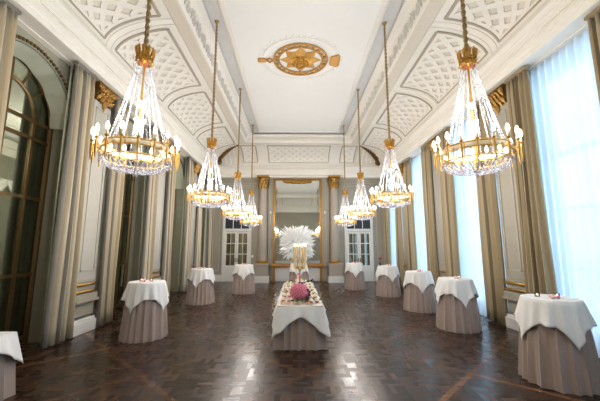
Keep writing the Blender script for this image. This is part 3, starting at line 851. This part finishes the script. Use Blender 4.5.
def petals(x, y, i, where, big=False):
    t = empty('petal_cluster', (x, y, TH+.008), 'blush petals on the cocktail table, %s' % where, 'flowers', 'petal clusters on cocktail tables')
    rd = random.Random(i); mb = MB()
    for k in range(9):
        a = rd.random()*6.28; r = rd.random()*.06; mb.ball((r*cos(a), r*sin(a), .02+rd.random()*.02), .026, 6, 5, 1, 1, .8)
    mb.build('petals', M['blush'], t, True)
    mb = MB(); mb.ball((.05,-.04,.022), .022, 6, 5); mb.build('rose_bud', M['pink'], t, True)
    return t
def votive(x, y, where):
    t = empty('votive_holder', (x, y, TH+.008), 'glass votive on the cocktail table, %s' % where, 'candle holder', 'glass votives')
    MB().lathe([(0,0),(.032,0),(.036,.06),(.034,.06),(.03,.008),(0,.008)], 14).build('glass', M['votive'], t, True)
    MB().lathe([(0,.008),(.028,.008),(.028,.025),(0,.025)], 12).build('wax', M['wax'], t, True)
    MB().ball((0,0,.036), .006, 6, 5, 1, 1, 1.8).build('flame', M['flame'], t, True)
for i, (x, y, rz, wh_, sd) in enumerate(TB):
    cocktail(i, x, y, rz, 'taupe-skirted cocktail table, %s' % wh_, 'white overlay cloth on the cocktail table, %s' % wh_)
    if i < 8:
        petals(x-.04, y-.1, i, wh_); votive(x+.09, y-.02, wh_)
        if i in (0, 3): votive(x-.14, y+.05, wh_+', left of petals')
o = MB().box(-.07,.07,-.05,.05,0,.006).build('menu_card', M['white'], None, loc=(3.62, 4.42, TH+.009)); o.rotation_euler.z = .4
tag(o, 'white card lying on the nearest right cocktail table', 'card')

# red flower in vase on the fourth right table
t = empty('bud_vase', (3.12, 12.33, TH+.008), 'dark bud vase with one red flower on the fourth right cocktail table', 'vase')
MB().lathe([(0,0),(.03,0),(.04,.06),(.018,.12),(.02,.15),(0,.15)], 12).build('vase', M['green'], t, True)
MB().tube([(0,0,.14),(.005,0,.24)], .005, 5).build('stem', M['leaf'], t)
mb = MB(); mb.ball((.005,0,.27),.045,8,6)
for k in range(6): mb.ball((.005+.035*cos(k), .035*sin(k), .265), .025, 6, 5)
mb.build('flower_head', M['red'], t, True)

# starburst floral sculpture
t = empty('starburst_sculpture', (-.1, 13.95, TH+.008), 'huge white starburst of pointed feathery petals standing on the far centre table', 'sculpture')
MB().lathe([(0,0),(.14,0),(.14,.02),(.03,.04),(.02,.3),(.02,.95),(0,.95)], 14).build('stand', M['white'], t, True)
mb = MB(); rd = random.Random(5); gold_a = pi*(3-sqrt(5)); NP = 460
up_ = Vector((0,0,.90))
for i in range(NP):
    zc = 1-2*(i+.5)/NP; rr = sqrt(1-zc*zc); a = i*gold_a
    d = Vector((rr*cos(a), rr*sin(a)*.4, zc)); q = 1+.10*cos(4*atan2(d.z, d.x))*-1
    L_ = rd.uniform(.68,.98)*q; base = d*.25*rd.uniform(.6,1.6); tip = d*L_; tip.z *= .92
    ax = d.cross(Vector((rd.uniform(-1,1), rd.uniform(-1,1), rd.uniform(-1,1)))).normalized()*rd.uniform(.05,.075)
    mid = base.lerp(tip, .6)+Vector((rd.uniform(-.04,.04), rd.uniform(-.04,.04), rd.uniform(-.04,.04)))
    nrm = d.cross(ax).normalized()*.03
    mb.add([base+up_, mid+ax+up_, tip+up_, mid-ax+up_, mid+nrm+up_], [(0,1,4),(1,2,4),(2,3,4),(3,0,4)])
mb.ball((0,0,.9), .3, 12, 8, 1, .5, 1)
mb.build('petals', M['petalwhite'], t)

# ------------------------------------------------------------------ long dessert table
LX0, LX1, LY0, LY1, LH = -.5, .34, 5.98, 9.8, .76
lx = (LX0+LX1)/2; ly = (LY0+LY1)/2; hw = (LX1-LX0)/2; hl = (LY1-LY0)/2
t = empty('buffet_table', (lx, ly, 0), 'long narrow dessert table with taupe pleated skirt in the middle of the floor', 'table')
MB().box(-hw,hw,-hl,hl,LH-.03,LH).build('tabletop', M['white'], t)
for sx in (-1,1):
    for sy in (-1,1): MB().tube([(sx*(hw-.08),sy*(hl-.1),0),(sx*(hw-.08),sy*(hl-.1),LH-.03)], .02, 8).build('leg', M['bronze'], t)
def rectpt(u, w, l):
    P = 4*(w+l); s = (u % 1)*P
    # start at (-w,-l) go +x
    if s < 2*w: return (-w+s, -l, 0, -1, s/(2*w))
    s -= 2*w
    if s < 2*l: return (w, -l+s, 1, 0, s/(2*l))
    s -= 2*l
    if s < 2*w: return (w-s, l, 0, 1, s/(2*w))
    s -= 2*w
    return (-w, l-s, -1, 0, s/(2*l))
def corner_n(x, y, w, l, nx, ny):
    # smooth outward direction near corners
    cx_ = max(-w+.08, min(w-.08, x)); cy_ = max(-l+.08, min(l-.08, y))
    d = Vector((x-cx_, y-cy_, 0))
    return d.normalized() if d.length > .001 else Vector((nx, ny, 0))
mb = MB()
def fn(u, v):
    x, y, nx, ny, q = rectpt(u, hw, hl); d = corner_n(x, y, hw, hl, nx, ny)
    k = v; s = .005+.06*k+.05*k*(.5-abs(sin(u*pi*66+.8*sin(u*40)))**.8)+.008*k*sin(u*2*pi*31)
    return (x+d.x*s, y+d.y*s, max(.006, (LH-.002)*(1-v)))
mb.grid(74*8, 6, fn, closed=True); mb.build('table_skirt', M['skirt'], t, True)
# white topper
mb = MB()
def drop(x, y, q, side):
    if side == 'end': e = abs(q-.5)*2; return .2+.34*e**1.6
    e = abs(((q*3) % 1)-.5)*2; return .22+.3*e**1.8
def fn(u, v):
    x, y, nx, ny, q = rectpt(u, hw+.012, hl+.012); d = corner_n(x, y, hw, hl, nx, ny)
    if v <= .25: return (x*v/.25, y*v/.25, LH+.005)
    w = (v-.25)/.75; dr = drop(x, y, q, 'end' if nx == 0 else 'side')*w
    s = .13*dr+.022*w*sin(u*2*pi*36)+.02*w*sin(u*2*pi*13)*w+.045*w
    
    return (x+d.x*s, y+d.y*s, LH+.003-dr)
mb.grid(420, 14, fn, closed=True)
o = mb.build('tablecloth', M['linen'], None, True, loc=(lx, ly, 0)); finish_cloth(o, .004)
tag(o, 'white cloth with pointed corners draped over the long dessert table', 'tablecloth')

# rectangular buffet table cut off by the left edge of the picture
BX0, BX1, BY0, BY1 = -4.42, -3.72, 2.2, 4.22
bx, by, bw, bl_ = (BX0+BX1)/2, (BY0+BY1)/2, (BX1-BX0)/2, (BY1-BY0)/2
t = empty('buffet_table', (bx, by, 0), 'low buffet table with grey-taupe skirt, cut off by the lower left picture edge', 'table')
MB().box(-bw,bw,-bl_,bl_,LH-.03,LH).build('tabletop', M['white'], t)
for sx in (-1,1):
    for sy in (-1,1): MB().tube([(sx*(bw-.08),sy*(bl_-.1),0),(sx*(bw-.08),sy*(bl_-.1),LH-.03)], .02, 8).build('leg', M['bronze'], t)
mb = MB()
def fn(u, v):
    x, y, nx, ny, q = rectpt(u, bw, bl_); d = corner_n(x, y, bw, bl_, nx, ny)
    s = .005+.05*v+.05*v*(.5-abs(sin(u*pi*40))**.8)
    return (x+d.x*s, y+d.y*s, max(.006, (LH-.002)*(1-v)))
mb.grid(40*8, 6, fn, closed=True); mb.build('table_skirt', M['skirt'], t, True)
mb = MB()
def fn(u, v):
    x, y, nx, ny, q = rectpt(u, bw+.012, bl_+.012); d = corner_n(x, y, bw, bl_, nx, ny)
    if v <= .25: return (x*v/.25, y*v/.25, LH+.005)
    w = (v-.25)/.75; dr = drop(x, y, q, 'end' if nx == 0 else 'side')*w*.75
    s = .13*dr+.02*w*sin(u*2*pi*26)+.05*w
    return (x+d.x*s, y+d.y*s, LH+.003-dr)
mb.grid(300, 12, fn, closed=True)
o = mb.build('tablecloth', M['linen'], None, True, loc=(bx, by, 0)); finish_cloth(o, .004)
tag(o, 'white cloth over the low buffet table at the lower left picture edge', 'tablecloth')

ZT = LH+.008
# pink flower ball
t = empty('flower_arrangement', (-.09, 6.4, ZT), 'round pink rose ball with plum flowers at the near end of the long table', 'flowers')
mb = MB()
for i in range(150):
    zc = 1-2*(i+.5)/150; rr = sqrt(1-zc*zc); a = i*gold_a
    if zc < -.8: continue
    mb.ball((.165*rr*cos(a)*(1+.06*sin(3*a)), .15*rr*sin(a), .175+.15*zc), .03, 6, 4)
mb.ball((0,0,.175), .15, 14, 10); mb.build('roses', M['pink'], t, True)
mb = MB()
for (x, y, z) in ((.16,-.06,.22),(.19,-.02,.13),(.15,-.1,.1),(.0,.04,.34),(.05,.02,.34),(.19,.0,.18)): mb.ball((x, y, z), .032, 7, 5)
mb.build('plum_flowers', M['plum'], t, True)
def leafs(mb, n, r0, r1, seed, a0=0, a1=6.28, z=.02, L=.1):
    rd = random.Random(seed)
    for k in range(n):
        a = rd.uniform(a0, a1); r = rd.uniform(r0, r1); b = a+rd.uniform(-.8,.8)
        p = Vector((r*cos(a), r*sin(a), z+rd.uniform(0,.03))); d = Vector((cos(b), sin(b), rd.uniform(0,.5))).normalized()*L; s = Vector((-sin(b), cos(b), .2))*L*.28
        mb.add([p, p+d*.5+s, p+d, p+d*.5-s, p+d*.5+Vector((0,0,.012))], [(0,1,4),(1,2,4),(2,3,4),(3,0,4)])
mb = MB(); leafs(mb, 46, .1, .22, 3, -2.2, .5, .012, .11); mb.build('leaves', M['leaf'], t)

# candelabra
t = empty('candelabra', (-.075, 6.85, ZT), 'tall gold candelabra with a cluster of gold glass cylinders and lit candles', 'candelabra')
MB().lathe([(0,0),(.1,0),(.1,.015),(.04,.03),(.018,.06),(.015,.4),(.024,.42),(.013,.45),(.013,.56),(.03,.6),(.0,.62)], 16).build('stem', M['gold'], t, True)
mb = MB(); mb.lathe([(0,.58),(.03,.58),(.13,.62),(.14,.63),(.13,.64),(0,.61)], 20); mb.build('tray', M['gold'], t, True)
cup = MB().lathe([(0,.6),(.016,.6),(.018,.62),(.018,1.08),(.014,1.08),(.014,.62),(0,.62)], 10)
ca = None
M['amberglass'] = mat('amber_glass', (240,214,160), .3, 0, noise=.08)
M['goldglass'] = mat('gilded_candle', (232,208,158), .5, 0, noise=.1)
for k in range(8):
    a = 2*pi*k/7; r = .125 if k < 7 else 0
    if ca is None:
        ca = cup.build('glass_cylinder', M['amberglass'], t, True); w_ = MB().lathe([(0,.62),(.013,.62),(.013,1.04),(0,1.05)], 8).build('candle', M['goldglass'], ca, True)
        f_ = MB().lathe([(0,1.0),(.009,1.02),(.011,1.05),(.004,1.1),(0,1.11)], 7).build('flame', M['flame'], w_, True) if False else MB().lathe([(0,1.05),(.008,1.07),(.01,1.1),(.003,1.13),(0,1.14)], 7).build('flame', M['flame'], ca, True)
        c = ca
    else: c = copy_tree(ca, t)
    c.location = (r*cos(a+.2), r*sin(a+.2), -.0)

# pink tall cake at the far end, greenery, plum flowers
t = empty('tiered_cake', (-.07, 9.35, ZT), 'tall pink and cream cake at the far end of the long table', 'cake')
MB().lathe([(0,0),(.1,0),(.1,.14),(0,.14)], 24).build('lower_tier', M['cake2'], t, True); MB().lathe([(0,.14),(.07,.14),(.07,.27),(0,.27)], 24).build('upper_tier', M['blush'], t, True)
mb = MB()
for k in range(7): mb.ball((.035*cos(k), .035*sin(k), .28), .024, 6, 5)
mb.build('sugar_flowers', M['pink'], t, True)
for k, (x, y, lb) in enumerate(((.16,9.2,'right of the tall cake'),(-.32,9.3,'left of the tall cake'),(.3,9.55,'at the long table far right corner'))):
    t = empty('greenery_posy', (x, y, ZT), 'small posy of dark leaves and plum blooms %s' % lb, 'flowers', 'posies on the long table')
    mb = MB(); leafs(mb, 16, 0, .05, 20+k, 0, 6.28, .02, .1); mb.build('leaves', M['leaf'], t)
    mb = MB(); mb.ball((0,0,.07),.035,7,5); mb.ball((.04,.02,.1),.026,7,5); mb.build('bloom', M['plum'], t, True)

# sweets along the table
def sweet(kind):
    if kind == 'macaron':
        t = empty('macaron', (0,0,0), 'x', 'sweet'); MB().lathe([(0,.0),(.026,.002),(.028,.012),(.0,.014)], 12).build('lower_shell', M['cake1'], t, True)
        MB().lathe([(0,.014),(.024,.014),(.024,.019),(0,.019)], 12).build('filling', M['cake2'], t, True); MB().lathe([(0,.019),(.028,.02),(.025,.034),(0,.038)], 12).build('upper_shell', M['cake1'], t, True)
    elif kind == 'tartlet':
        t = empty('tartlet', (0,0,0), 'x', 'sweet'); MB().lathe([(0,0),(.026,0),(.036,.025),(.03,.025),(0,.015)], 12).build('crust', M['cake1'], t, True)
        mb = MB()
        for k in range(5): mb.ball((.014*cos(k*1.26), .014*sin(k*1.26), .028), .011, 6, 4)
        mb.build('berries', M['cake4'], t, True)
    elif kind == 'cupcake':
        t = empty('cupcake', (0,0,0), 'x', 'sweet'); MB().lathe([(0,0),(.022,0),(.03,.03),(0,.03)], 12).build('cup', M['cake3'], t, True)
        MB().lathe([(.034,.03),(.035,.04),(.024,.052),(.025,.057),(.012,.07),(0,.08)], 12).build('frosting', M['cake2'], t, True)
    else:
        t = empty('petit_four', (0,0,0), 'x', 'sweet'); MB().box(-.025,.025,-.025,.025,0,.03).build('sponge', M['cake2'], t, bevel=.004)
        MB().ball((0,0,.036), .012, 6, 4).build('topping', M['cake4'], t, True)
    return t
kinds = ['macaron','tartlet','cupcake','petit_four']; proto = {}
names = {'macaron':'peach macaron','tartlet':'small red berry tartlet','cupcake':'cream-frosted chocolate cupcake','petit_four':'square cream petit four'}
rd = random.Random(11); used = []; cnt = {}
obst = [(-.09,6.4,.2),(-.075,6.85,.14),(-.07,9.35,.19),(.16,9.2,.09),(-.32,9.3,.09),(.3,9.55,.09)]
row = 0; y = LY0+.1
while y < LY1-.1:
    kd = [kinds[row % 4], kinds[(row+1) % 4]]
    for j in range(7):
        x = LX0+.09+j*(LX1-LX0-.18)/6+rd.uniform(-.015,.015); yy = y+rd.uniform(-.02,.02)
        if any((x-a)**2+(yy-b)**2 < (c+.05)**2 for a, b, c in obst) or rd.random() < .06: continue
        kk = kd[0 if j < 4 else 1]
        if kk not in proto: o = sweet(kk); proto[kk] = o
        else: o = copy_tree(proto[kk])
        o.location = (x, yy, ZT); o.rotation_euler.z = rd.random()*3; o.scale = (1.35,)*3
        side = 'left' if j < 3 else 'right' if j > 3 else 'middle'
        part_ = 'near' if y < 7.2 else 'central' if y < 8.5 else 'far'
        o['label'] = '%s, %s part of the long table, %s' % (names[kk], part_, side+' side' if side != 'middle' else 'middle'); o['group'] = '%ss in the %s %s of the long table' % (kk, part_, side)
    row += 1; y += .14
for k, (x, y) in enumerate(((.27,6.25),(.28,7.0),(-.38,7.4),(.12,7.5),(.25,8.1),(-.28,8.3),(-.02,8.7),(-.12,6.15))):
    mb = MB(); leafs(mb, 12, 0, .07, 40+k, 0, 6.28, .03, .08)
    o = mb.build('leaf_sprig', M['leaf'], None, loc=(x, y, ZT)); tag(o, 'loose green leaf sprig on the long table, %s' % ['right of the pink flower ball','right of the candelabra foot','left edge behind the flower ball','just behind the candelabra, right of centre','right edge at mid length','left at mid length','centre of the far half','in front of the pink flower ball'][k], 'leaves', 'leaf sprigs on the long table')

# ------------------------------------------------------------------ side room seen through the arched glass
X0, X1, Y0, Y1 = -11.5, -5.47, 1.0, 18.5
struct('floor_side_room', MB().box(X0, X1, Y0, Y1, -.1, 0), mat('side_room_carpet', (74,66,56), .8, noise=.3))
for bb in ((X0-.2, X0, Y0, Y1), (X0, X1, Y1, Y1+.2), (X0, X1, Y0-.2, Y0)): struct('wall_side_room', MB().box(*bb, 0, 6), M['dimwall'])
struct('ceiling_side_room', MB().box(X0, X1, Y0, Y1, 6, 6.1), M['panelwhite'])
struct('trim_18', MB().box(X0, X0+.25, Y0, Y1, 5.3, 5.6).box(X0, X0+.35, Y0, Y1, 5.6, 5.9).box(X0, X1, Y1-.3, Y1, 5.3, 5.9), M['plaster'])
for k, (x, y) in enumerate(((-8.2,8.9),(-9.9,12.5),(-7.1,12.1),(-9.5,16.2),(-7.1,15.5))):
    nm_ = ['nearest the glass','second from the glass','in the middle','farther left','farthest'][k]
    t = empty('round_table', (x, y, 0), 'round dining table in the side room beyond the arched glass, %s' % nm_, 'table', 'side room tables')
    MB().lathe([(0,.72),(.8,.72),(.8,.75),(0,.75)], 28).build('tabletop', M['white'], t); MB().tube([(0,0,.02),(0,0,.72)], .05, 8).lathe([(0,0),(.3,0),(.3,.03),(0,.04)], 16).build('pedestal', M['bronze'], t)
    mb = MB(); mb.grid(80, 6, lambda u, v: ((.82*v/.3*cos(2*pi*u), .82*v/.3*sin(2*pi*u), .756) if v <= .34 else ((.82+.06*(v-.3)+.02*sin(2*pi*u*14)*(v-.3))*cos(2*pi*u), (.82+.06*(v-.3)+.02*sin(2*pi*u*14)*(v-.3))*sin(2*pi*u), .756-.68*(v-.3))), closed=True)
    c = mb.build('tablecloth', M['linen'], None, True, loc=(x, y, 0)); tag(c, 'white cloth on the round table in the side room, %s' % nm_, 'tablecloth', 'side room cloths')
    for q in range(4):
        a = 2*pi*q/4+.5+k
        if k == 0 and q == 0:
            dc = empty('dining_chair', (0,0,0), 'x', 'chair')
            MB().box(-.22,.22,-.22,.22,.43,.5).build('seat', M['green'], dc, bevel=.02)
            MB().prism([(-.21,.5),(.21,.5),(.23,.95),(.12,1.05),(-.12,1.05),(-.23,.95)], lambda a_, b_, h: (a_, .2+h, b_), .05).build('backrest', M['linen'], dc, bevel=.01)
            for ex in (-1,1):
                for ey in (-1,1): MB().tube([(ex*.19,ey*.19,0),(ex*.19,ey*.19,.44)], .02, 6).build('leg', M['bronze'], dc)
            d = dc
        else: d = copy_tree(dc)
        d.location = (x+1.15*cos(a), y+1.15*sin(a), 0); d.rotation_euler.z = a-pi/2
        d['label'] = 'pale-backed dining chair at the side room table %s' % nm_; d['group'] = 'chairs at the side room table %s' % nm_
for k, (y, lab) in enumerate(((6.45,'grey drape hanging in the side room behind the nearest arched door, far side'),(9.85,'grey drape hanging in the side room behind the second arched door'))):
    o = curtain_mesh(.85, 5.5, 7, .05, 800+k, flare=.7).build('side_drape', M['sagegrey'], None, True, loc=(-5.66, y, 0)); finish_cloth(o, .004); tag(o, lab, 'curtain')
for k, y in enumerate((9.0, 12.0, 15.2)):
    t = empty('swag_curtain', (X0+.12, y, 0), 'cream curtain with swagged top in the side room, %s' % ['nearest','middle','farthest'][k], 'curtain', 'side room curtains')
    for e in (-1, 1):
        curtain_mesh(.5, 4.4, 5, .05, 700+k).build('drape', M['curtL'], t, True, loc=(.05, e*.9, 0))
    mb = MB(); mb.grid(30, 8, lambda u, v: (.1+.08*sin(v*20)*.4, (u-.5)*2.2, 4.4-.2*v-.5*v*sin(pi*((u*2) % 1)))); mb.build('swag', M['linen'], t, True)
for (lx_, ly_, lab, en) in ((-8.5, 10.5, 'brass pendant lamp with small bulbs in the side room, seen through the arched glass', 300), (-7.6, 4.4, 'added unseen brass pendant lamp brightening the near part of the side room', 150)):  # second lamp is added out of view to brighten the grey drape
    l = bpy.data.lights.new('side_room_lamp', 'POINT'); l.energy = en; l.color = (1,.97,.9); l.shadow_soft_size = .4
    lo = bpy.data.objects.new('side_room_lamp', l); C.objects.link(lo); lo.location = (lx_, ly_, 4.3)
    t = empty('pendant_lamp', (lx_, ly_, 4.2), lab, 'lamp')
    MB().tube([(0,0,.1),(0,0,1.8)], .012, 6).build('cord', M['bronze'], t)
    for k in range(8):
        a = 2*pi*k/8; mb = MB(); mb.tube([(0,0,.1),(.3*cos(a),.3*sin(a),0),(.5*cos(a),.5*sin(a),.1)], .012, 5); ar = mb.build('arm', M['goldbright'], t); MB().ball((.5*cos(a),.5*sin(a),.17), .035, 8, 6, 1, 1, 1.5).build('bulb', M['bulb'], ar, True)

# ------------------------------------------------------------------ light
w = bpy.data.worlds.new('World'); SC.world = w; w.use_nodes = True
bg = w.node_tree.nodes['Background']; bg.inputs[0].default_value = (.61,.80,1,1); bg.inputs[1].default_value = 3.0
for b in BAYS:
    l = bpy.data.lights.new('window_portal', 'AREA'); l.shape = 'RECTANGLE'; l.size = 5.3; l.size_y = 2.1; l.cycles.is_portal = True
    o = bpy.data.objects.new('window_portal', l); C.objects.link(o); o.location = (W+.48, b, 2.8); o.rotation_euler = (0, radians(90), 0)

# ------------------------------------------------------------------ camera
cam = bpy.data.cameras.new('camera'); cam.sensor_width = 36; cam.lens = 313/600*36; cam.clip_start = .05
co = bpy.data.objects.new('camera', cam); C.objects.link(co); co.location = (-.17, 0, 1.83)
th = math.atan(46.5/313); yaw = math.atan(4.5/313)
co.rotation_euler = (pi/2+th, 0, -yaw)
SC.camera = co
vs = SC.view_settings; vs.view_transform = 'Standard'; vs.look = 'None'; vs.gamma = 1; vs.use_curve_mapping = False; vs.exposure = 1.24
cy = SC.cycles; cy.max_bounces = 10; cy.diffuse_bounces = 5; cy.transparent_max_bounces = 24; cy.glossy_bounces = 4; cy.caustics_reflective = False; cy.caustics_refractive = False
cy.sample_clamp_indirect = 6; cy.use_denoising = True
